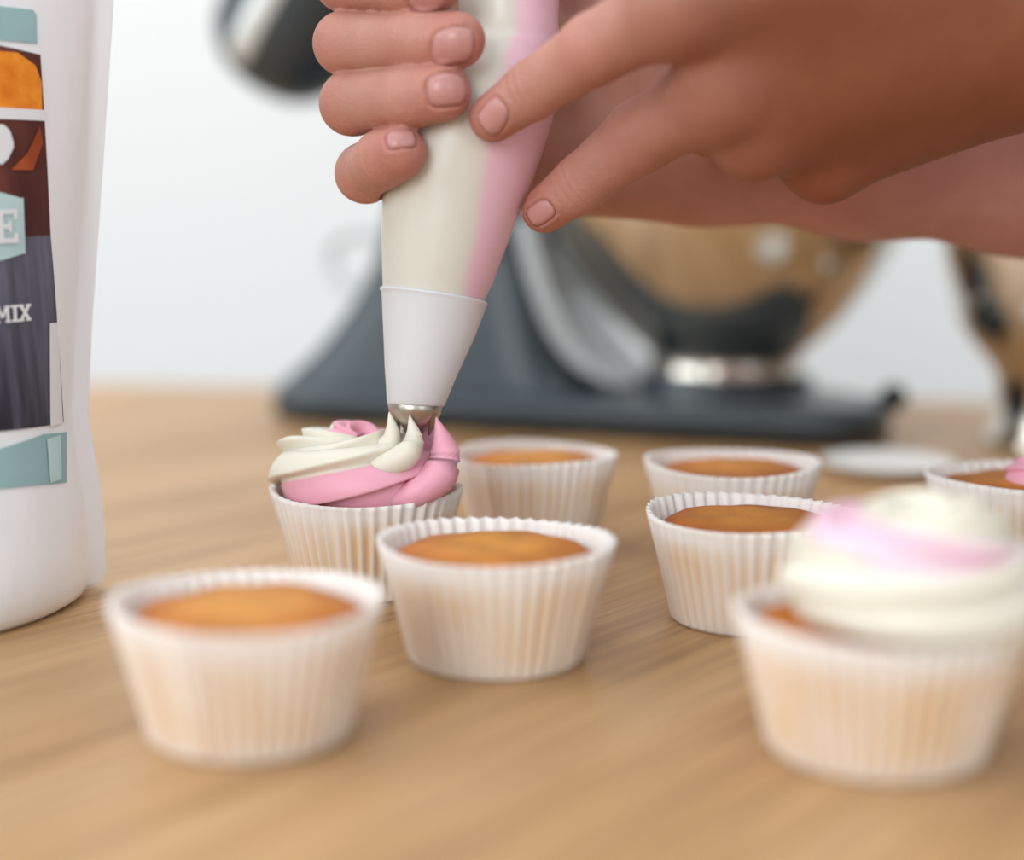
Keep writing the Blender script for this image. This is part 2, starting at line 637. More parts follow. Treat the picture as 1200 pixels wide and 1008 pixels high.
frosting(t8, [
    swirl([(150, 9 * mm, 0.5 * mm, 3 * mm), (200, 11 * mm, 1 * mm, 6 * mm), (250, 12 * mm, 1 * mm, 7 * mm), (320, 13 * mm, 1.5 * mm, 7 * mm), (400, 9 * mm, 2 * mm, 7 * mm), (480, 4 * mm, 2 * mm, 6 * mm), (520, 2 * mm, 2 * mm, 4 * mm)],
          white0=200, white_span=60, twist=0.4, seed=7),
], (9 * mm, -2 * mm, h4))

# ------------------------------------------------------------------ piping bag (held by the hands)

def ring_px(L, R, depth, k=1.0, n=64):
    a, b = P(L[0], L[1], depth), P(R[0], R[1], depth)
    c = (a + b) / 2
    e = (b - a) / 2
    d = np.linalg.norm(e) * k * FW
    return c, e, d, [c + e * math.cos(q) + d * math.sin(q) for q in np.linspace(0, 2 * math.pi, n, endpoint=False)]


bag_rows = [  # left end, right end of each section, depth ratio, where the pink begins (0 left .. 1 right)
    (450, 355, 563, 372, 1.0, .82), (449, 338, 567, 356, 1.0, .82), (448, 300, 583, 318, 1.0, .79), (448, 240, 604, 262, 1.0, .745), (452, 185, 626, 207, 1.0, .70),
    (465, 130, 644, 152, 1.0, .66), (490, 88, 655, 106, 1.0, .62), (522, 58, 656, 66, 1.0, .60), (537, 40, 655, 46, 1.0, .60), (537, 0, 655, 2, 1.0, .60),
    (530, -60, 668, -60, 1.0, .6), (528, -130, 672, -130, 1.0, .6), (560, -175, 645, -175, 1.0, .6), (588, -205, 615, -205, 1.0, .6), (575, -250, 630, -250, 1.0, .6)]
rows = smooth_path([list(r) for r in bag_rows], 90)
rings, cols = [], []
bag_spine = []
CR2, PK2 = np.array(lin(228, 222, 209)), np.array(lin(246, 198, 212))
for i, r in enumerate(rows):
    c, e, d, ring = ring_px((r[0], r[1]), (r[2], r[3]), BD, r[4], 80)
    out = []
    for q, p in zip(np.linspace(0, 2 * math.pi, 80, endpoint=False), ring):
        nz = noise.noise(Vector((math.cos(q) * 1.5, math.sin(q) * 1.5, i * 0.08)))
        s = 1 + 0.012 * nz
        out.append(c + (p - c) * s)
        fr = 0.5 + 0.5 * math.cos(q) + 0.03 * noise.noise(Vector((i * 0.15, 0, q)))
        k = min(1, max(0, (fr - r[5] + 0.075) / 0.11))
        k = k * k * (3 - 2 * k)
        cols.append(CR2 * (1 - k) + PK2 * k)
    rings.append(out)
    bag_spine.append((c, np.linalg.norm(e), r[4]))
bag = thing('piping_bag', 'piping bag half cream and half pink squeezed above the iced cupcake', 'piping bag', P(486, 500, BD))
off = np.array(bag.location)


def bag_part(name, v, f, mat, colors=None):
    return mesh_obj(name, [np.asarray(p) - off for p in v], f, mat, bag, True, colors)


v, f = loft(rings)
bag_part('filled_bag', v, f, M['film'], cols)
cuff_rows = [(455, 474, 519, 477), (453.5, 471, 521, 475), (451, 430, 536, 439), (449, 380, 557, 394), (447.5, 346, 569, 362), (446.5, 341, 571, 358), (445, 339, 571.5, 357), (446, 336.5, 570.5, 354.5), (449, 338, 567, 356)]
v, f = loft([ring_px(r[:2], r[2:], BD, 1.0, 72)[3] for r in cuff_rows], True, False)
o = bag_part('plastic_cuff', v, f, M['cuff'])
o['label'] = 'greyish translucent plastic cuff at the tip of the bag'
# star nozzle with teeth
NT = 8
nz_rows = [((455, 470), (518, 473)), ((458, 481), (515, 484)), ((461, 489), (511, 492)), ((467, 508), (503, 510))]
rr = []
for k, (L, R) in enumerate(nz_rows):
    c, e, d, ring = ring_px(L, R, BD, 1.0, NT * 8)
    rr.append(ring)
v, f = loft(rr[:3], True, False)
n0 = len(rr[0])
base = 2 * n0
for t_ in range(NT):
    idx = [base + (t_ * 8 + i) % n0 for i in range(9)]
    tipc = np.array(rr[3][(t_ * 8 + 4) % n0])
    a, b = np.array(rr[2][(t_ * 8) % n0]), np.array(rr[2][(t_ * 8 + 8) % n0])
    v.append(tuple(tipc))
    ti = len(v) - 1
    for i in range(8):
        f.append((idx[i], idx[i + 1], ti))
o = bag_part('nozzle', v, f, M['steel_tip'])
add_mod(o, 'SOLIDIFY', thickness=0.0005, offset=-1)
o['label'] = 'metal star nozzle with pointed teeth'

# ------------------------------------------------------------------ hands (smooth implicit surfaces)
class Field:
    def __init__(self, lo, hi, h):
        self.lo, self.h = np.asarray(lo, np.float32), h
        self.n = np.ceil((np.asarray(hi) - lo) / h).astype(int) + 1
        self.ax = [self.lo[i] + h * np.arange(self.n[i], dtype=np.float32) for i in range(3)]

    def new(self):
        return np.full(self.n, 0.03, np.float32)

    def sl(self, lo, hi):
        a = np.clip(np.floor((np.asarray(lo) - self.lo) / self.h).astype(int), 0, self.n)
        b = np.clip(np.ceil((np.asarray(hi) - self.lo) / self.h).astype(int) + 1, 0, self.n)
        return tuple(slice(int(a[i]), int(b[i])) for i in range(3))

    def seg(self, D, a, b, ra, rb, k=0.003, sub=False):
        a, b = np.asarray(a, np.float32), np.asarray(b, np.float32)
        m = max(ra, rb) + 0.016
        s = self.sl(np.minimum(a, b) - m, np.maximum(a, b) + m)
        X = self.ax[0][s[0]][:, None, None] - a[0]
        Y = self.ax[1][s[1]][None, :, None] - a[1]
        Z = self.ax[2][s[2]][None, None, :] - a[2]
        if X.size * Y.size * Z.size == 0:
            return
        ab = b - a
        L = float(ab @ ab) + 1e-12
        t = np.clip((X * ab[0] + Y * ab[1] + Z * ab[2]) / L, 0, 1)
        d = np.sqrt((X - t * ab[0]) ** 2 + (Y - t * ab[1]) ** 2 + (Z - t * ab[2]) ** 2) - (ra + t * (rb - ra))
        if sub:
            D[s] = np.maximum(D[s], -d)
        else:
            D[s] = smin(D[s], d, k)


def smin(a, b, k):
    h = np.maximum(k - np.abs(a - b), 0) / k
    return np.minimum(a, b) - h * h * k * 0.25


def surface_nets(D, lo, h):
    S = D < 0
    nx, ny, nz = D.shape
    corner = [(i, j, k) for i in (0, 1) for j in (0, 1) for k in (0, 1)]
    cnt = np.zeros((nx - 1, ny - 1, nz - 1), np.uint8)
    for i, j, k in corner:
        cnt += S[i:nx - 1 + i, j:ny - 1 + j, k:nz - 1 + k]
    act = np.argwhere((cnt > 0) & (cnt < 8))
    ids = np.full(cnt.shape, -1, np.int32)
    ids[act[:, 0], act[:, 1], act[:, 2]] = np.arange(len(act))
    pos = np.zeros((len(act), 3))
    num = np.zeros(len(act))
    for a in range(3):
        for u in (0, 1):
            for v_ in (0, 1):
                o0 = [0, 0, 0]
                o0[(a + 1) % 3], o0[(a + 2) % 3] = u, v_
                o1 = list(o0)
                o1[a] = 1
                p0, p1 = act + o0, act + o1
                d0 = D[p0[:, 0], p0[:, 1], p0[:, 2]].astype(float)
                d1 = D[p1[:, 0], p1[:, 1], p1[:, 2]].astype(float)
                x = (d0 < 0) != (d1 < 0)
                t = np.where(x, d0 / np.where(x, d0 - d1, 1), 0)
                q = np.array(o0, float)[None, :].repeat(len(act), 0)
                q[:, a] += t
                pos[x] += q[x]
                num[x] += 1
    V = (act + pos / num[:, None]) * h + np.asarray(lo)
    F = []
    for a in range(3):
        b, c = (a + 1) % 3, (a + 2) % 3
        s0, s1 = [slice(None)] * 3, [slice(None)] * 3
        s0[a], s1[a] = slice(0, -1), slice(1, None)
        for s in (s0, s1):
            for e in (b, c):
                s[e] = slice(1, -1)
        x0, x1 = S[tuple(s0)], S[tuple(s1)]
        for flip, mask in ((False, x0 & ~x1), (True, ~x0 & x1)):
            g = np.argwhere(mask)
            g[:, b] += 1
            g[:, c] += 1
            if not len(g):
                continue
            qs = []
            for du, dv in ((-1, -1), (0, -1), (0, 0), (-1, 0)):
                w_ = g.copy()
                w_[:, b] += du
                w_[:, c] += dv
                qs.append(ids[w_[:, 0], w_[:, 1], w_[:, 2]])
            q = np.stack(qs, 1)
            F.append(q[:, ::-1] if flip else q)
    return V, np.vstack(F)


def build_hand(fingers, palm, extra, h=0.00085, palm_k=0.010, knuckle_k=0.008, subtract_bag=True):
    pts = [np.array(p[:3]) for f in fingers for p in f] + [np.array(p[:3]) for s in palm + extra for p in s]
    rad = 0.05
    lo, hi = np.min(pts, 0) - rad, np.max(pts, 0) + rad
    F = Field(lo, hi, h)
    Pm = F.new()
    for a, b in palm:
        F.seg(Pm, a[:3], b[:3], a[3], b[3], palm_k)
    for a, b in extra:
        F.seg(Pm, a[:3], b[:3], a[3], b[3], 0.014)
    out = Pm.copy()
    for fg in fingers:
        D = F.new()
        for a, b in zip(fg[:-1], fg[1:]):
            F.seg(D, a[:3], b[:3], a[3], b[3], 0.0025)
        D = smin(Pm, D, knuckle_k)
        out = smin(out, D, 0.0006)
    if subtract_bag:
        for (c, r, k), (c2, r2, k2) in zip(bag_spine[:-2:2], bag_spine[2::2]):
            F.seg(out, c, c2, r * 1.012 + 0.0006, r2 * 1.012 + 0.0006, sub=True)
    return surface_nets(out, F.lo, h)


def J(px, py, d, r_px):
    p = P(px, py, d)
    return (p[0], p[1], p[2], r_px * d / FPX)


# the far hand (palm to the camera, fingers wrapped round the bag)
RH = [
    [J(500, -38, .556, 36), J(404, -24, .511, 36), J(472, -21, .488, 35), J(508, -19, .485, 34)],
    [J(490, 45, .560, 38), J(405, 51, .511, 36.5), J(485, 48, .488, 34.5), J(536, 47, .483, 33)],
    [J(500, 118, .560, 36), J(412, 121, .511, 36.5), J(480, 114, .488, 35.5), J(518, 108, .485, 34.5)],
    [J(530, 185, .556, 33), J(428, 203, .513, 34), J(450, 186, .496, 33.5), J(468, 179, .490, 32)],
]
RW = J(850, 160, .575, 86)
RP = [(J(500, -38, .556, 38), J(800, 110, .572, 60)), (J(490, 45, .560, 40), RW), (J(500, 118, .560, 38), RW), (J(530, 180, .558, 40), J(800, 190, .572, 64)),
      (J(600, 200, .556, 46), J(800, 198, .572, 50)), (J(720, 40, .55, 55), J(800, 110, .572, 70))]
RTH = [J(740, 40, .556, 50), J(660, -70, .548, 40), J(600, -150, .53, 36), J(560, -200, .52, 31)]
R_EX = [(RW, J(1010, 162, .578, 108)), (J(1010, 162, .578, 108), J(1210, 160, .585, 131)), (J(1210, 160, .585, 131), J(1500, 150, .62, 140))]

# the near hand (back of the hand to the camera, two fingers on the bag)
LH = [
    [J(802, 2, .440, 52), J(697, 57, .460, 41), J(625, 105, .478, 34), J(578, 138, .486, 28.5)],
    [J(848, 103, .460, 52), J(750, 160, .487, 42), J(682, 214, .503, 33), J(638, 246, .511, 27)],
    [J(886, 158, .474, 46), J(812, 128, .502, 36), J(835, 150, .525, 33), J(870, 165, .525, 30)],
    [J(967, 190, .492, 42), J(900, 160, .515, 34), J(920, 165, .530, 31), J(950, 175, .528, 28)],
]
LW = J(1225, -5, .478, 118)
LP = [(J(802, 2, .440, 54), J(1180, -70, .465, 90)), (J(848, 103, .460, 52), LW), (J(886, 158, .474, 46), J(1200, 20, .485, 98)),
      (J(967, 190, .492, 42), J(1190, 62, .492, 74)), (J(900, 20, .465, 60), J(1150, 0, .485, 98))]
LTH = [J(1120, -90, .48, 70), J(930, -130, .49, 46), J(800, -120, .515, 40), J(720, -95, .535, 33)]
L_EX = [(LW, J(1400, -50, .490, 120)), (J(1400, -50, .490, 120), J(1700, -130, .50, 140))]

SK = np.array(lin(190, 140, 123))
SKR = np.array(lin(188, 114, 102))


def skin_colors(V, fingers, red, base):
    V = np.asarray(V)
    w_ = np.zeros(len(V))
    for fg in fingers:
        for i, j in enumerate(fg):
            amt = (0.45, 0.7, 0.45, 0.9)[i]
            d2 = ((V - np.array(j[:3])) ** 2).sum(1)
            w_ = np.maximum(w_, amt * np.exp(-d2 / (2 * 0.0085 ** 2)))
    w_ = np.clip(w_, 0, 1)[:, None]
    return base * (1 - w_) + red * w_


def along(V, a, b):
    """0 at a .. 1 at b, smooth"""
    a, b = np.array(a[:3]), np.array(b[:3])
    t = np.clip(((np.asarray(V) - a) @ (b - a)) / ((b - a) @ (b - a)), 0, 1)
    return (t * t * (3 - 2 * t))[:, None]


def creases(V, fingers, joints=(1, 2)):
    """fine skin folds across the finger joints"""
    V = np.asarray(V).copy()
    for fg in fingers:
        for k in joints:
            a, b, c = (np.array(fg[q][:3]) for q in (k - 1, k, k + 1))
            t = (c - b) / np.linalg.norm(c - b) + (b - a) / np.linalg.norm(b - a)
            t /= np.linalg.norm(t)
            rel = V - b
            s_ = rel @ t
            rad = rel - s_[:, None] * t
            d = np.linalg.norm(rad, axis=1)
            m = (np.abs(s_) < 0.006) & (d < fg[k][3] * 1.25) & (d > fg[k][3] * 0.6)
            prof = sum(np.exp(-((s_ - o_) / 0.0008) ** 2) * q_ for o_, q_ in ((-0.0026, 0.5), (0.0, 1.0), (0.0027, 0.7)))
            n_ = rad / (d[:, None] + 1e-9)
            V[m] -= (n_ * (0.00032 * prof)[:, None])[m]
    return V


VR, FR = build_hand(RH + [RTH], RP, R_EX)
VL, FL = build_hand(LH + [LTH], LP, L_EX, palm_k=0.017)
VR, VL = creases(VR, RH), creases(VL, LH[:2], (2,))
# near hand: shade painted in, darkening from fingers to wrist, the inside of the forearm is rosier
SHADED_SKIN, ROSE = np.array(lin(142, 84, 58)), np.array(lin(196, 142, 132))
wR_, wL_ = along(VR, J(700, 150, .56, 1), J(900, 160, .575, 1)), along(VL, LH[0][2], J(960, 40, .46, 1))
colR = skin_colors(VR, RH, SKR, SK * (1 - wR_) + ROSE * wR_)
colL = skin_colors(VL, LH, SKR * 0.93, SK * (1 - wL_) + SHADED_SKIN * wL_)

nails = []   # centre px, depth guess, finger direction px, half length px, half width px, tilt up, tilt right


def seat_nail(V, F, cpx, dirpx, hl, hw, up=0.0, right=0.0, depth=0.485):
    V = np.asarray(V)
    bvh = BVHTree.FromPolygons([tuple(p) for p in V], [tuple(int(i) for i in q) for q in F])
    nrm = -FW + up * UP + right * RT
    nrm /= np.linalg.norm(nrm)
    a = dirpx[0] * RT - dirpx[1] * UP
    a -= nrm * (a @ nrm)
    a /= np.linalg.norm(a)
    b = np.cross(nrm, a)
    o0 = P(cpx[0], cpx[1], depth - 0.03)
    rd = P(cpx[0], cpx[1], 1.0) - C0
    hit = bvh.ray_cast(Vector(C0), Vector(rd).normalized())
    c = np.array(hit[0])
    nu, nv = 11, 11
    sc_ = depth / FPX
    vs = []
    for i in range(nu):
        for j in range(nv):
            u, v_ = -1 + 2 * i / (nu - 1), -1 + 2 * j / (nv - 1)
            # square to rounded nail outline (superellipse)
            m_ = max(abs(u), abs(v_))
            L = (abs(u) ** 3.2 + abs(v_) ** 3.2) ** (1 / 3.2) + 1e-9
            uu, vv = u * m_ / L, v_ * m_ / L
            p = c + a * uu * hl * sc_ + b * vv * hw * sc_
            h_ = bvh.ray_cast(Vector(p + nrm * 0.012), Vector(-nrm), 0.03)
            q = np.array(h_[0]) if h_[0] is not None else p
            lift = 0.00045 - 0.0005 * m_ ** 6 + (0.0004 if uu > 0.7 else 0.0)
            vs.append(q + nrm * lift)
    fs = []
    for i in range(nu - 1):
        for j in range(nv - 1):
            fs.append((i * nv + j, (i + 1) * nv + j, (i + 1) * nv + j + 1, i * nv + j + 1))
    # the flesh gives way under and round the nail
    rel = V - c
    uu, vv, ww = rel @ a / (hl * sc_), rel @ b / (hw * sc_), rel @ nrm
    e = (np.abs(uu) ** 3.2 + np.abs(vv) ** 3.2) ** (1 / 3.2)
    near = (np.abs(ww) < 0.006)
    dep = np.where(e < 1.0, 0.0006, np.where(e < 1.10, 0.0002, 0.0)) * near
    ridge = np.where((e > 1.12) & (e < 1.38) & (uu < 0.6), 0.00035, 0.0) * near
    V2 = V - nrm[None, :] * (dep - ridge)[:, None]
    return vs, fs, V2


nail_meshes = []
for cpx, dpx, hl, hw, up, rt, dp in [((533, 51), (55, -4), 24, 19, 0.1, 0.25, .478), ((525, 102), (45, -8), 24, 19, 0.2, 0.2, .480), ((470, 160), (36, -10), 18, 13, 0.75, 0.1, .483),
                                 ((502, -8), (50, 0), 22, 17, 0.0, 0.12, .478)]:
    vs, fs, VR = seat_nail(VR, FR, cpx, dpx, hl, hw, up, rt, dp)
    nail_meshes.append((vs, fs))
for cpx, dpx, hl, hw, up, rt, dp in [((577, 135), (-47, 38), 19, 17, 0.05, -0.25, .478), ((633, 250), (-46, 32), 18, 13, -0.35, -0.2, .503)]:
    vs, fs, VL = seat_nail(VL, FL, cpx, dpx, hl, hw, up, rt, dp)
    nail_meshes.append((vs, fs))

# the rest of the person, who stands at the end of the table (outside the frame)
def arr(*p):
    return np.array(p, float)


eR, eL = np.array(R_EX[-1][1][:3]), np.array(L_EX[-1][1][:3])
shR, shL = arr(0.47, 0.80, 1.36), arr(0.45, 0.40, 1.36)
hipR, hipL = arr(0.70, 0.69, 0.93), arr(0.70, 0.51, 0.93)
kR, kL = arr(0.69, 0.70, 0.50), arr(0.69, 0.50, 0.50)
aR, aL = arr(0.71, 0.71, 0.09), arr(0.71, 0.49, 0.09)
hd = arr(0.36, 0.60, 1.52)
ARMS = [(eR - arr(0.03, 0, 0), eR, .036, .042), (eR, shR, .043, .055), (eL - arr(0.03, 0, -0.006), eL, .033, .042), (eL, shL, .043, .055)]
TORSO = [(arr(0.71, 0.60, 0.98), arr(0.64, 0.60, 1.12), .12, .12), (arr(0.64, 0.66, 1.12), arr(0.50, 0.68, 1.29), .105, .105), (arr(0.64, 0.54, 1.12), arr(0.50, 0.52, 1.29), .105, .105), (shR, shL, .06, .06)]
LEGS = [(hipR, kR, .088, .062), (hipL, kL, .088, .062), (kR, aR, .058, .040), (kL, aL, .058, .040), (hipR, hipL, .10, .10)]
HEAD = [(arr(0.47, 0.60, 1.36), arr(0.40, 0.60, 1.46), .052, .055), (hd, hd + arr(0.035, 0, 0.045), .080, .085), (hd + arr(-0.045, 0, -0.055), hd + arr(-0.02, 0, -0.03), .045, .06),
        (hd + arr(-0.075, 0, 0.02), hd + arr(-0.105, 0, -0.02), .010, .015), (hd + arr(-0.088, 0.02, -0.055), hd + arr(-0.088, -0.02, -0.055), .010, .010),
        (hd + arr(0.015, 0.085, 0.02), hd + arr(0.015, 0.088, -0.03), .014, .009), (hd + arr(0.015, -0.085, 0.02), hd + arr(0.015, -0.088, -0.03), .014, .009)]
FEET = [(aR + arr(0.02, 0, -0.045), aR + arr(-0.17, 0.02, -0.055), .042, .032), (aL + arr(0.02, 0, -0.045), aL + arr(-0.17, -0.02, -0.055), .042, .032), (aR, aR + arr(0, 0, -0.04), .046, .044), (aL, aL + arr(0, 0, -0.04), .046, .044)]


def coarse(segs, grow=0.0, h=0.007, k=0.03, cut=None):
    P_ = np.array([p for s_ in segs for p in s_[:2]])
    F_ = Field(P_.min(0) - 0.17, P_.max(0) + 0.17, h)
    D = np.full(F_.n, 0.05, np.float32)
    for a_, b_, ra, rb in segs:
        F_.seg(D, a_, b_, ra + grow, rb + grow, k if min(ra, rb) > 0.03 else 0.008)
    if cut is not None:
        D = np.maximum(D, cut(F_.ax[0][:, None, None], F_.ax[1][None, :, None], F_.ax[2][None, None, :]))
    return surface_nets(D, F_.lo, h)


VB, FB = coarse(ARMS + TORSO + LEGS + HEAD + FEET[2:])
nR, nL = len(VR), len(VL)
VA = np.vstack([VR, VL, VB])
FA = np.vstack([FR, FL + nR, FB + nR + nL])
colB = np.tile(SK, (len(VB), 1))
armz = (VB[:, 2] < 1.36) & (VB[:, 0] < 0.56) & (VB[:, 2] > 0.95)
colB[armz & (VB[:, 1] < 0.56)] = SHADED_SKIN  # painted shade of the near hand carried on up the arm
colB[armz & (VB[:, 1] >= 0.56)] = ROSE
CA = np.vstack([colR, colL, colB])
me = bpy.data.meshes.new('person')
me.vertices.add(len(VA))
me.vertices.foreach_set('co', VA.astype(np.float32).ravel())
me.loops.add(len(FA) * 4)
me.polygons.add(len(FA))
me.polygons.foreach_set('loop_start', np.arange(0, len(FA) * 4, 4, dtype=np.int32))
me.loops.foreach_set('vertex_index', FA.astype(np.int32).ravel())
me.update(calc_edges=True)
me.validate()
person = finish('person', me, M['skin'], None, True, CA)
tag(person, 'person with bare forearms squeezing a piping bag over a cupcake with both hands', 'person')
M['shirt'] = new_mat('dark_cotton', lin(58, 60, 68), 0.85, spec=0.2)
M['trousers'] = new_mat('denim', lin(48, 58, 78), 0.85, spec=0.2)
M['hair'] = new_mat('brown_hair', lin(62, 44, 32), 0.6)
half = lambda e_, s_: e_ + (s_ - e_) * 0.45
v, f = coarse([(half(eR, shR), shR, .053, .06), (half(eL, shL), shL, .053, .06)] + TORSO, 0.009, cut=lambda x, y, z: np.maximum(0.9 - z, (0.44 - x) * 0.7 + (z - 1.445) * 0.7 - 0.02) + 0 * x + 0 * y)
mesh_obj('shirt', v, f, M['shirt'], person)
v, f = coarse(LEGS + [(arr(0.71, 0.60, 0.90), arr(0.70, 0.60, 1.0), .118, .122)], 0.010, cut=lambda x, y, z: np.maximum(z - 1.02, 0.10 - z) + 0 * x + 0 * y)
mesh_obj('trousers', v, f, M['trousers'], person)
v, f = coarse([(hd + arr(0.02, 0, 0.035), hd + arr(0.05, 0, 0.04), .09, .09)], 0.004, cut=lambda x, y, z: (x * 0.8 - z * 0.6 < hd[0] * 0.8 - hd[2] * 0.6 - 0.045) * 0.03 - 0.01 + 0 * y)
mesh_obj('hair', v, f, M['hair'], person)
for q in (FEET[0], FEET[1]):
    v, f = coarse([q, (q[0] + arr(0, 0, 0.03), q[0] + arr(0, 0, 0.03), .05, .05)], 0.0, h=0.006, cut=lambda x, y, z: 0.002 - z + 0 * x + 0 * y)
    mesh_obj('shoe', v, f, M['black'], person)
for sy in (-0.032, 0.032):
    bm = bmesh.new()
    bmesh.ops.create_uvsphere(bm, u_segments=12, v_segments=8, radius=0.012, matrix=Matrix.Translation(Vector(hd + arr(-0.066, sy, 0.018))))
    bm_obj('eye', bm, M['white'], person)
for vs, fs in nail_meshes:
    o = mesh_obj('fingernail', vs, fs, M['nail'], person)
    add_mod(o, 'SOLIDIFY', thickness=0.0004, offset=-1)

# ------------------------------------------------------------------ white pouch
PW, PH = 0.170, 0.262
pe = np.array([math.sin(math.radians(44)), math.cos(math.radians(44)), 0])
pn = np.array([pe[1], -pe[0], 0])
pc = np.array([-0.1315, 0.528, 0])
p_org = pc - pe * (PW / 2)


def interp(x, xs, ys):
    return float(np.interp(x, xs, ys))


def pouch_hw(z):
    ins = interp(z, [0, .02, .03, .058, .085, .147, .19, .27], [.0045, .0045, .005, .009, .0065, -.001, -.006, -.008])
    return PW / 2 - ins


def pouch_t(z):
    base = 0.036 * max(0, 1 - (z / PH) ** 1.15)
    return base * min(1, 0.93 + 0.07 * min(1, z / 0.012)) + 0.0004


def pouch_pt(s, z, side=1, off_=0.0):
    """s in -1..1 across the pouch"""
    hw_ = pouch_hw(z)
    x = s * hw_
    seal = 0.007
    q = min(1, abs(x) / (hw_ - seal))
    b = pouch_t(z) * (1 - q ** 2.6) ** 0.75
    b = max(b, 0.0004) + off_
    p = p_org + pe * x + pn * side * b
    return np.array([p[0], p[1], Z0 + 0.0004 + z])


pouch = thing('stand_up_pouch', 'white stand-up pouch of baking mix with a printed front beside the cupcakes', 'pouch', (p_org[0], p_org[1], Z0 + 0.0004))
po = np.array(pouch.location)
NS, NZ = 60, 60
zs = [PH * (i / (NZ - 1)) for i in range(NZ)]
ss = list(np.sin(np.linspace(-math.pi / 2, math.pi / 2, NS)))
rings = []
for z in zs:
    front = [pouch_pt(s, z, 1) - po for s in ss]
    back = [pouch_pt(s, z, -1) - po for s in ss[::-1][1:-1]]
    rings.append(front + back)
# rounded bottom edge
r0 = [p * np.array([0.93, 0.93, 1]) for p in rings[0]]
r1 = [p * np.array([0.975, 0.975, 1]) + np.array([0, 0, 0.0014]) for p in rings[0]]
v, f = loft([r0, r1] + rings[1:])
mesh_obj('pouch_body', v, f, M['pouch'], pouch)

# print: solve pixel -> (s, z) on the front
gs, gz = np.linspace(-0.98, 0.98, 160), np.linspace(0, PH, 160)
G = np.array([[project(pouch_pt(s, z, 1))[:2] for z in gz] for s in gs])


def pouch_uv(px, py):
    d = (G[:, :, 0] - px) ** 2 + (G[:, :, 1] - py) ** 2
    i, j = np.unravel_index(np.argmin(d), d.shape)
    return gs[i], gz[j]


def print_mat(name, ca, cb, scale=60, stretch=(1, 1, 1), lo=0.35, hi=0.65):
    m = new_mat(name, rough=0.4, spec=0.35)
    n = N(m)
    r = n.ramp(n.noise(scale, 4, n.coord((0, 0, 0), stretch)), [(lo, lin(*ca)), (hi, lin(*cb))])
    n.color(r.outputs[0])
    return m


M['teal'] = print_mat('teal_print', (150, 184, 190), (164, 197, 202), 25)
M['teal_pale'] = print_mat('pale_teal_print', (186, 214, 218), (200, 224, 226), 40)
M['orange'] = print_mat('orange_print', (222, 110, 22), (250, 160, 50), 110)
M['maroon'] = print_mat('maroon_print', (74, 36, 36), (112, 62, 54), 50, (1, 1, 0.3))
M['rust'] = print_mat('rust_print', (132, 58, 30), (176, 84, 44), 60)
M['dark_wood_print'] = print_mat('dark_wood_print', (22, 24, 34), (100, 100, 120), 170, (1.5, 1.5, 0.08), 0.38, 0.66)
n_ = N(M['dark_wood_print'])
_sx = n_.add('ShaderNodeSeparateXYZ')
n_.link(n_.coord(), _sx.inputs[0])
_mr = n_.add('ShaderNodeMapRange')
n_.link(_sx.outputs[2], _mr.inputs[0])
_mr.inputs[1].default_value, _mr.inputs[2].default_value = 0.05, 0.11
_rc = [q for q in n_.t.nodes if q.type == 'VALTORGB'][0].outputs[0]
n_.color(n_.mix(n_.mix(_rc, lin(26, 28, 38), 0.55), n_.mix(_rc, lin(140, 138, 158), 0.3), _mr.outputs[0]))
M['ink_white'] = new_mat('white_ink', lin(236, 236, 240), 0.4)


def print_patch(name, top, bot, mat, layer=1, nu=22, nv=14, left=None):
    """top, bot: lists of pixel points left to right (same count); left: extend to this s"""
    T = [pouch_uv(*p) for p in top]
    B = [pouch_uv(*p) for p in bot]
    if left is not None:
        T = [(left, T[0][1])] + T
        B = [(left, B[0][1])] + B
    T, B = np.array(T), np.array(B)
    tt = np.linspace(0, len(T) - 1, nu * (len(T) - 1) + 1)
    vs, fs = [], []
    for a in tt:
        t_ = np.array([np.interp(a, range(len(T)), T[:, k]) for k in (0, 1)])
        b_ = np.array([np.interp(a, range(len(B)), B[:, k]) for k in (0, 1)])
        for j in range(nv):
            q = t_ + (b_ - t_) * j / (nv - 1)
            vs.append(pouch_pt(q[0], q[1], 1, 0.00035 * layer) - po)
    m_ = len(tt)
    for i in range(m_ - 1):
        for j in range(nv - 1):
            fs.append((i * nv + j, (i + 1) * nv + j, (i + 1) * nv + j + 1, i * nv + j + 1)[::-1])
    return mesh_obj(name, vs, fs, mat, pouch)


print_patch('printed_band', [(1, 9), (38, 13), (41, 18)], [(1, 46), (38, 52), (43, 54)], M['teal'], 1, left=-0.75)
print_patch('printed_photo', [(1, 56), (45, 66)], [(1, 276), (58, 276)], M['maroon'], 1, left=-0.75)
print_patch('printed_photo', [(1, 60), (20, 62), (40, 74), (48, 95)], [(1, 127), (20, 128), (40, 130), (49, 131)], M['orange'], 2, left=-0.45)
print_patch('printed_photo', [(1, 129), (50, 131)], [(1, 141), (51, 142)], M['ink_white'], 2, left=-0.45)
print_patch('printed_photo', [(12, 200), (30, 178), (44, 150)], [(13, 201), (36, 198), (50, 168)], M['rust'], 2)
print_patch('printed_photo', [(1, 145), (8, 150), (13, 166)], [(1, 192), (8, 184), (14, 172)], M['ink_white'], 3, left=-0.3)
print_patch('printed_photo', [(1, 276), (58, 276)], [(1, 508), (74, 496)], M['dark_wood_print'], 1, left=-0.75)
print_patch('printed_photo', [(57, 380), (66, 380)], [(58, 499), (73, 496)], M['ink_white'], 2)
print_patch('printed_badge', [(1, 226), (24, 232), (26, 233)], [(1, 302), (27, 300), (29, 299)], M['teal_pale'], 2, left=-0.6)
print_patch('printed_band', [(1, 523), (50, 510), (77, 505)], [(1, 572), (50, 570), (79, 566)], M['teal'], 1, left=-0.75)
print_patch('printed_figure', [(52, 512), (60, 511), (70, 510)], [(58, 566), (64, 564), (70, 562)], M['teal_pale'], 2)

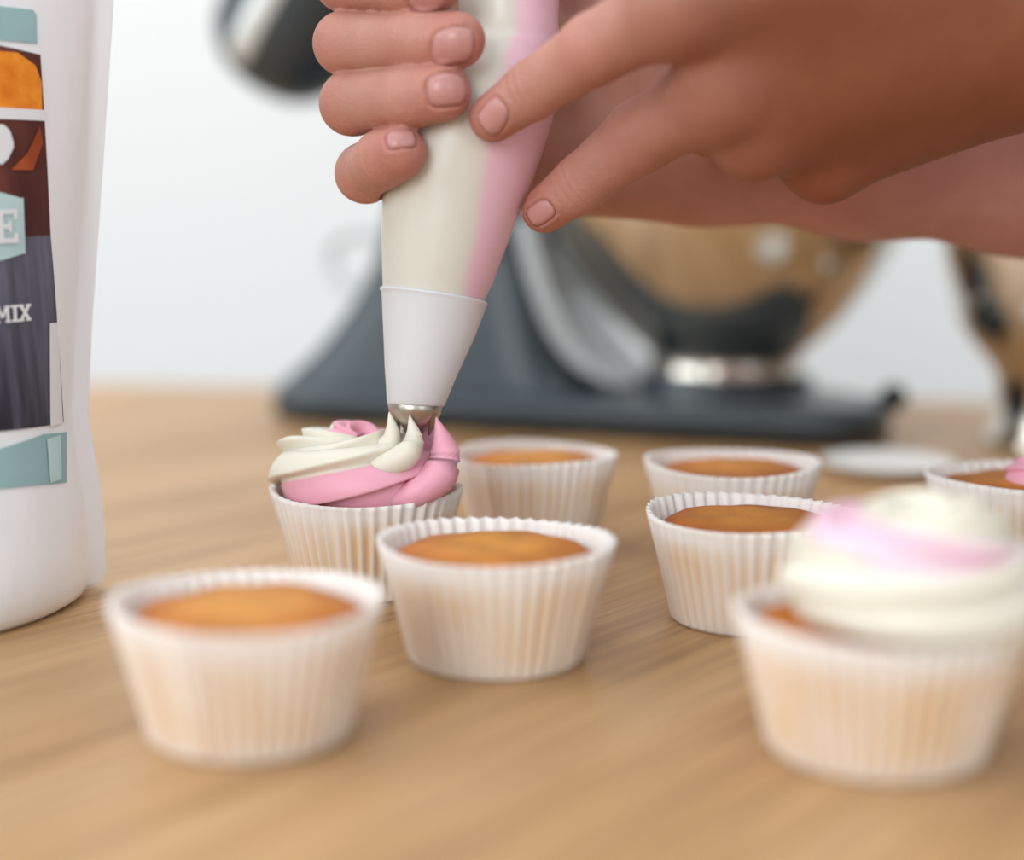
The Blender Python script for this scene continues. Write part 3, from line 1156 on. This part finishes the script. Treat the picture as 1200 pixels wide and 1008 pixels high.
GLYPH = {   # slab letters as rectangles/quads on a 0..1 box
    'E': [[(0, 1), (0, .86), (1, .86), (1, 1)], [(0, .14), (0, 0), (1, 0), (1, .14)], [(.14, .86), (.14, .14), (.42, .14), (.42, .86)], [(.42, .57), (.42, .43), (.72, .43), (.72, .57)], [(.84, .86), (.84, .7), (1, .7), (1, .86)], [(.84, .3), (.84, .14), (1, .14), (1, .3)], [(.62, .66), (.62, .34), (.74, .34), (.74, .66)]],
    'I': [[(0, 1), (0, .86), (1, .86), (1, 1)], [(0, .14), (0, 0), (1, 0), (1, .14)], [(.28, .86), (.28, .14), (.72, .14), (.72, .86)]],
    'X': [[(0, 1), (0, .87), (.42, .87), (.42, 1)], [(.58, 1), (.58, .87), (1, .87), (1, 1)], [(0, .13), (0, 0), (.42, 0), (.42, .13)], [(.58, .13), (.58, 0), (1, 0), (1, .13)], [(.06, .88), (.64, .12), (.94, .12), (.36, .88)], [(.64, .88), (.06, .12), (.36, .12), (.94, .88)]],
    'M': [[(0, 1), (0, .87), (.36, .87), (.36, 1)], [(.64, 1), (.64, .87), (1, .87), (1, 1)], [(0, .13), (0, 0), (.34, 0), (.34, .13)], [(.66, .13), (.66, 0), (1, 0), (1, .13)], [(.08, .88), (.08, .12), (.26, .12), (.26, .88)], [(.74, .88), (.74, .12), (.92, .12), (.92, .88)], [(.16, .9), (.42, .3), (.58, .3), (.34, .9)], [(.66, .9), (.42, .3), (.58, .3), (.84, .9)]],
}


def letter(ch, s0, s1, z0, z1, layer):
    vs, fs = [], []
    for q in GLYPH[ch]:
        n4 = 4
        idx = []
        (x0, y0), (x1, y1), (x2, y2), (x3, y3) = q
        k0 = len(vs)
        for i in range(n4 + 1):
            for j in range(n4 + 1):
                a, b = i / n4, j / n4
                x = (x0 * (1 - b) + x1 * b) * (1 - a) + (x3 * (1 - b) + x2 * b) * a
                y = (y0 * (1 - b) + y1 * b) * (1 - a) + (y3 * (1 - b) + y2 * b) * a
                vs.append(pouch_pt(s0 + (s1 - s0) * x, z0 + (z1 - z0) * y, 1, 0.00035 * layer) - po)
        for i in range(n4):
            for j in range(n4):
                fs.append((k0 + i * (n4 + 1) + j, k0 + i * (n4 + 1) + j + 1, k0 + (i + 1) * (n4 + 1) + j + 1, k0 + (i + 1) * (n4 + 1) + j))
    return mesh_obj('printed_letter', vs, fs, M['ink_white'], pouch)


a_, b_ = pouch_uv(1, 288), pouch_uv(17, 243)
letter('E', a_[0] - 0.035, b_[0], a_[1], b_[1], 4)
a_, b_ = pouch_uv(10, 380), pouch_uv(20, 355)
letter('I', a_[0], b_[0], a_[1], b_[1], 4)
a2, b2 = pouch_uv(21, 379), pouch_uv(34, 356)
letter('X', a2[0], b2[0], a_[1], b_[1], 4)
wI = b_[0] - a_[0]
letter('M', a_[0] - 2.1 * wI, a_[0] - 0.1 * wI, a_[1], b_[1], 4)

# ------------------------------------------------------------------ stand mixer
q0, q1 = on_z(327, 496, Z0), on_z(1012, 531, Z0)
mx = (q1 - q0) / np.linalg.norm(q1 - q0)
my = np.array([-mx[1], mx[0], 0])
MYAW = math.atan2(mx[1], mx[0])
ML = np.linalg.norm(q1 - q0)
MWD = 0.165
mo = q0 + my * (MWD / 2)          # local origin: rear end of the base on the long axis
mixer = thing('stand_mixer', 'dark slate stand mixer with tilted head standing against the white wall', 'mixer', (mo[0], mo[1], Z0 + 0.0005), MYAW)


def ml(px, py, ydepth):
    """pixel -> mixer local x,z on the vertical plane at local y"""
    o_ = mo + my * ydepth
    p = on_plane(px, py, o_, -my)
    return np.dot(p - mo, mx), p[2] - Z0 - 0.0005


def rounded_slab(x0, x1, hw, z0, z1, rc, n=10):
    bm = bmesh.new()
    pts = []
    for cx, cy, a0 in ((x1 - rc, hw - rc, 0), (x0 + rc, hw - rc, 90), (x0 + rc, -hw + rc, 180), (x1 - rc, -hw + rc, 270)):
        for i in range(n + 1):
            a = math.radians(a0 + 90 * i / n)
            pts.append((cx + rc * math.cos(a), cy + rc * math.sin(a)))
    vs = [bm.verts.new((x, y, z0)) for x, y in pts]
    fc = bm.faces.new(vs[::-1])
    r = bmesh.ops.extrude_face_region(bm, geom=[fc])
    for g in r['geom']:
        if isinstance(g, bmesh.types.BMVert):
            g.co.z = z1
    bmesh.ops.recalc_face_normals(bm, faces=bm.faces[:])
    return bm


BT = 0.0200
plan = smooth_path([(0.02, -MWD / 2), (0.10, -MWD / 2), (0.20, -MWD / 2), (ML - 0.03, -MWD / 2), (ML - 0.004, -MWD / 2 + 0.010), (ML + 0.008, -MWD / 2 + 0.035), (ML + 0.002, -0.016), (ML - 0.03, 0.022),
                    (0.24, 0.062), (0.17, 0.078), (0.08, MWD / 2), (0.02, MWD / 2), (-0.006, MWD / 2 - 0.010), (-0.012, MWD / 2 - 0.035), (-0.012, 0), (-0.012, -MWD / 2 + 0.025), (-0.004, -MWD / 2 + 0.006), (0.0195, -MWD / 2)], 120)[:-1]
bm = bmesh.new()
fc = bm.faces.new([bm.verts.new((x, y, 0.003)) for x, y in plan][::-1])
for g in bmesh.ops.extrude_face_region(bm, geom=[fc])['geom']:
    if isinstance(g, bmesh.types.BMVert):
        g.co.z = BT
bmesh.ops.recalc_face_normals(bm, faces=bm.faces[:])
bmesh.ops.bevel(bm, geom=[e for e in bm.edges if abs(e.verts[0].co.z - e.verts[1].co.z) < 1e-6 and e.verts[0].co.z > 0.015], offset=0.007, segments=4, affect='EDGES', profile=0.5)
bm_obj('mixer_base', bm, M['mixer'], mixer)
for fx in (0.04, ML - 0.04):
    for fy in (-0.055, 0.055):
        bm = bmesh.new()
        bmesh.ops.create_cone(bm, cap_ends=True, segments=16, radius1=0.011, radius2=0.012, depth=0.0032, matrix=Matrix.Translation((fx, fy, 0.0016)))
        bm_obj('rubber_foot', bm, M['black'], mixer, False)
# column: side profile drawn in the near face's plane, rounded across
YF = -0.05
left = [(316, 466), (336, 442), (366, 408), (400, 350), (424, 300), (440, 250), (448, 180), (440, 120), (440, 60), (450, 0)]
right = [(712, 462), (680, 446), (654, 420), (634, 380), (618, 330), (604, 280), (592, 220), (580, 150), (576, 60), (576, 0)]
Lp = smooth_path([ml(*p, YF) for p in left], 30)
Rp = smooth_path([ml(*p, YF) for p in right], 30)
rings = []
for (lx, lz), (rx, rz) in zip(Lp, Rp):
    z = (lz + rz) / 2
    cx, hwx = (lx + rx) / 2, (rx - lx) / 2
    z = max(z, 0.017)
    hy = 0.052 + 0.012 * max(0, 1 - (z - 0.03) / 0.06)
    ring = []
    for q in np.linspace(0, 2 * math.pi, 56, endpoint=False):
        cq, sq = math.cos(q), math.sin(q)
        e = 2 / 6.0
        ring.append((cx + hwx * math.copysign(abs(cq) ** e, cq), hy * math.copysign(abs(sq) ** e, sq), z))
    rings.append(ring)
v, f = loft(rings)
mesh_obj('mixer_column', v, f, M['mixer'], mixer)
# front face of the column, the light it catches painted as a pale strip
strip = []
sp = smooth_path([(614, 256, 11), (625, 300, 12), (640, 350, 13), (661, 396, 14), (692, 432, 14), (726, 450, 9)], 26)
vs, fs = [], []
for i, (px, py, hwp) in enumerate(sp):
    x, z = ml(px, py, -0.04)
    w_ = hwp * 0.00046
    for (dx, y) in ((-w_, -0.046), (w_, -0.046), (w_, 0.044), (-w_, 0.044)):
        vs.append((x + dx, y, max(z, 0.0203)))
for i in range(len(sp) - 1):
    for j in range(4):
        k = (j + 1) % 4
        fs.append((i * 4 + j, i * 4 + k, (i + 1) * 4 + k, (i + 1) * 4 + j))
fs += [(3, 2, 1, 0), tuple((len(sp) - 1) * 4 + j for j in range(4))]
o = mesh_obj('lit_column_face', vs, fs, M['satin'], mixer, False)
add_mod(o, 'BEVEL', width=0.003, segments=3, limit_method='ANGLE')
o['label'] = 'front face of the column, painted pale grey for the light it catches'
# head: an egg-shaped housing tilted back
hx, hz = ml(332, 50, 0.0)
ax = np.array([0.60, 0, 0.80])
ax /= np.linalg.norm(ax)
nx_ = np.array([ax[2], 0, -ax[0]])
prof = [(-0.030, 0.0), (-0.0295, 0.013), (-0.0265, 0.024), (-0.019, 0.034), (-0.007, 0.0415), (0.010, 0.0445), (0.04, 0.047), (0.10, 0.052), (0.16, 0.056), (0.20, 0.055), (0.235, 0.046), (0.255, 0.03), (0.262, 0.0)]
pr = smooth_path(prof, 60)
rings = []
for t_, r_ in pr:
    c = np.array([hx, 0, hz]) + ax * t_
    rings.append([c + max(r_, 0.0003) * (nx_ * math.cos(q) + np.array([0, 1.12, 0]) * math.sin(q)) for q in np.linspace(0, 2 * math.pi, 48, endpoint=False)])
v, f = loft(rings)
mesh_obj('mixer_head', v, f, M['mixer'], mixer)
# trim band along both flanks of the head
for sgn in (-1, 1):
    rings = []
    for t_ in np.linspace(-0.017, 0.20, 40):
        r_ = interp(t_, [p[0] for p in pr], [p[1] for p in pr])
        ww_ = 0.0085 * min(1, max(0.05, (t_ + 0.0175) / 0.007)) ** 0.5
        ring = []
        for q in np.linspace(0, 2 * math.pi, 10, endpoint=False):
            aa = math.asin(max(-1, min(1, ww_ * math.cos(q) / r_)))
            rad = r_ + 0.0004 + 0.0012 * math.sin(q)
            ring.append(np.array([hx, 0, hz]) + ax * t_ + nx_ * (rad * math.sin(aa)) + np.array([0, 1.12, 0]) * sgn * rad * math.cos(aa))
        rings.append(ring)
    v, f = loft(rings)
    o = mesh_obj('trim_band', v, f, M['trim'], mixer)
    o['label'] = 'silvery band along the side of the head'
# knob on the end of the base, plate under the bowl
kx, kz = ml(1047, 466, -0.03)
bm = bmesh.new()
bmesh.ops.create_uvsphere(bm, u_segments=20, v_segments=12, radius=0.0075, matrix=Matrix.Translation((kx, -0.03, kz)))
bmesh.ops.create_cone(bm, cap_ends=True, segments=12, radius1=0.003, radius2=0.003, depth=abs(kx - ML) + 0.03, matrix=Matrix.Translation(((kx + ML) / 2 - 0.012, -0.03, kz - 0.004)) @ Matrix.Rotation(math.radians(82), 4, 'Y'))
o = bm_obj('lever_knob', bm, M['black'], mixer)
o['label'] = 'small black round knob at the end of the base'
# cord looping behind the column
cp = [ml(*p, 0.02) for p in ((455, 345), (430, 346), (395, 342), (368, 322), (362, 296), (378, 278), (410, 276), (440, 290), (470, 300))]
path = smooth_path([(x, 0.045 + 0.01 * i / 8, z) for i, (x, z) in enumerate(cp)], 60)
v, f = tube(path, 0.0042, 12)
o = mesh_obj('power_cord', v, f, M['cord'], mixer)
o['label'] = 'pale grey loop of cord behind the column'

# ------------------------------------------------------------------ steel bowls
bowl_prof = [(0.0005, 0.0135), (0.030, 0.013), (0.0395, 0.012), (0.040, 0.003), (0.041, 0.0), (0.0435, 0.0), (0.0435, 0.003), (0.042, 0.005), (0.0425, 0.0115), (0.046, 0.0155), (0.053, 0.021), (0.066, 0.034), (0.077, 0.048), (0.086, 0.062), (0.0935, 0.076), (0.100, 0.095), (0.1055, 0.125), (0.108, 0.150),
             (0.109, 0.1565), (0.112, 0.158), (0.112, 0.156), (0.1085, 0.1545), (0.1065, 0.149), (0.104, 0.125), (0.0985, 0.095), (0.092, 0.077), (0.0845, 0.0635), (0.0755, 0.0495), (0.0645, 0.0355), (0.052, 0.0225), (0.030, 0.0165), (0.0005, 0.0155)]
tall_prof = [(0.0005, 0.035), (0.030, 0.034), (0.039, 0.033), (0.040, 0.006), (0.045, 0.001), (0.047, 0.0), (0.0475, 0.0015), (0.044, 0.006), (0.0415, 0.012), (0.0415, 0.033), (0.045, 0.040), (0.055, 0.0515), (0.062, 0.061), (0.067, 0.078), (0.071, 0.097), (0.0735, 0.13), (0.0755, 0.160),
             (0.0775, 0.162), (0.0775, 0.1605), (0.074, 0.159), (0.072, 0.13), (0.0695, 0.097), (0.0655, 0.079), (0.0605, 0.063), (0.0535, 0.0535), (0.030, 0.042), (0.0005, 0.041)]


def make_bowl(name, label, loc, scale=1.0, handle_ang=None, prof=None):
    t = thing(name, label, 'bowl', loc, 0)
    v, f = lathe([(r * scale, z * scale) for r, z in (prof or bowl_prof)], 96)
    mesh_obj('bowl_body', v, f, M['steel'], t)
    if handle_ang is not None:
        ca, sa = math.cos(handle_ang), math.sin(handle_ang)
        pts = smooth_path([(0.098, 0.06), (0.1045, 0.125), (0.128, 0.126), (0.144, 0.105), (0.138, 0.075), (0.116, 0.06), (0.087, 0.064)][1:], 30)
        path = [(scale * r * ca, scale * r * sa, scale * z) for r, z in pts]
        v, f = tube(path, 0.005 * scale, 10)
        mesh_obj('handle', v, f, M['steel'], t)
    return t


# bowl on the mixer base
bx = np.dot(on_plane(850, 440, mo, -my) - mo, mx)
bpos = mo + mx * bx
bm = bmesh.new()
bmesh.ops.create_cone(bm, cap_ends=True, segments=48, radius1=0.050, radius2=0.048, depth=0.0075, matrix=Matrix.Translation((bx, 0, 0.0238)))
o = bm_obj('bowl_clamp_plate', bm, M['mixer_dark'], mixer, False)
make_bowl('mixing_bowl', 'polished steel mixing bowl seated on the mixer base', (bpos[0], bpos[1], Z0 + 0.0283), 1.0, math.radians(115))
b2 = on_z(1262, 519, Z0)
make_bowl('footed_bowl', 'tall footed steel bowl standing on the table apart from the mixer', (b2[0], b2[1], Z0 + 0.0003), 1.0, None, tall_prof)

# small white dish between mixer and second bowl
dp_ = on_z(1040, 555, Z0)
dish = thing('small_dish', 'small white dish lying on the table by the second bowl', 'dish', (dp_[0], dp_[1], Z0 + 0.0003))
v, f = lathe([(0.0003, 0.001), (0.016, 0.001), (0.017, 0.0), (0.019, 0.0), (0.024, 0.002), (0.0305, 0.0055), (0.031, 0.0062), (0.0302, 0.0064), (0.023, 0.0035), (0.018, 0.0022), (0.0003, 0.002)], 48)
mesh_obj('plate_body', v, f, M['white'], dish)
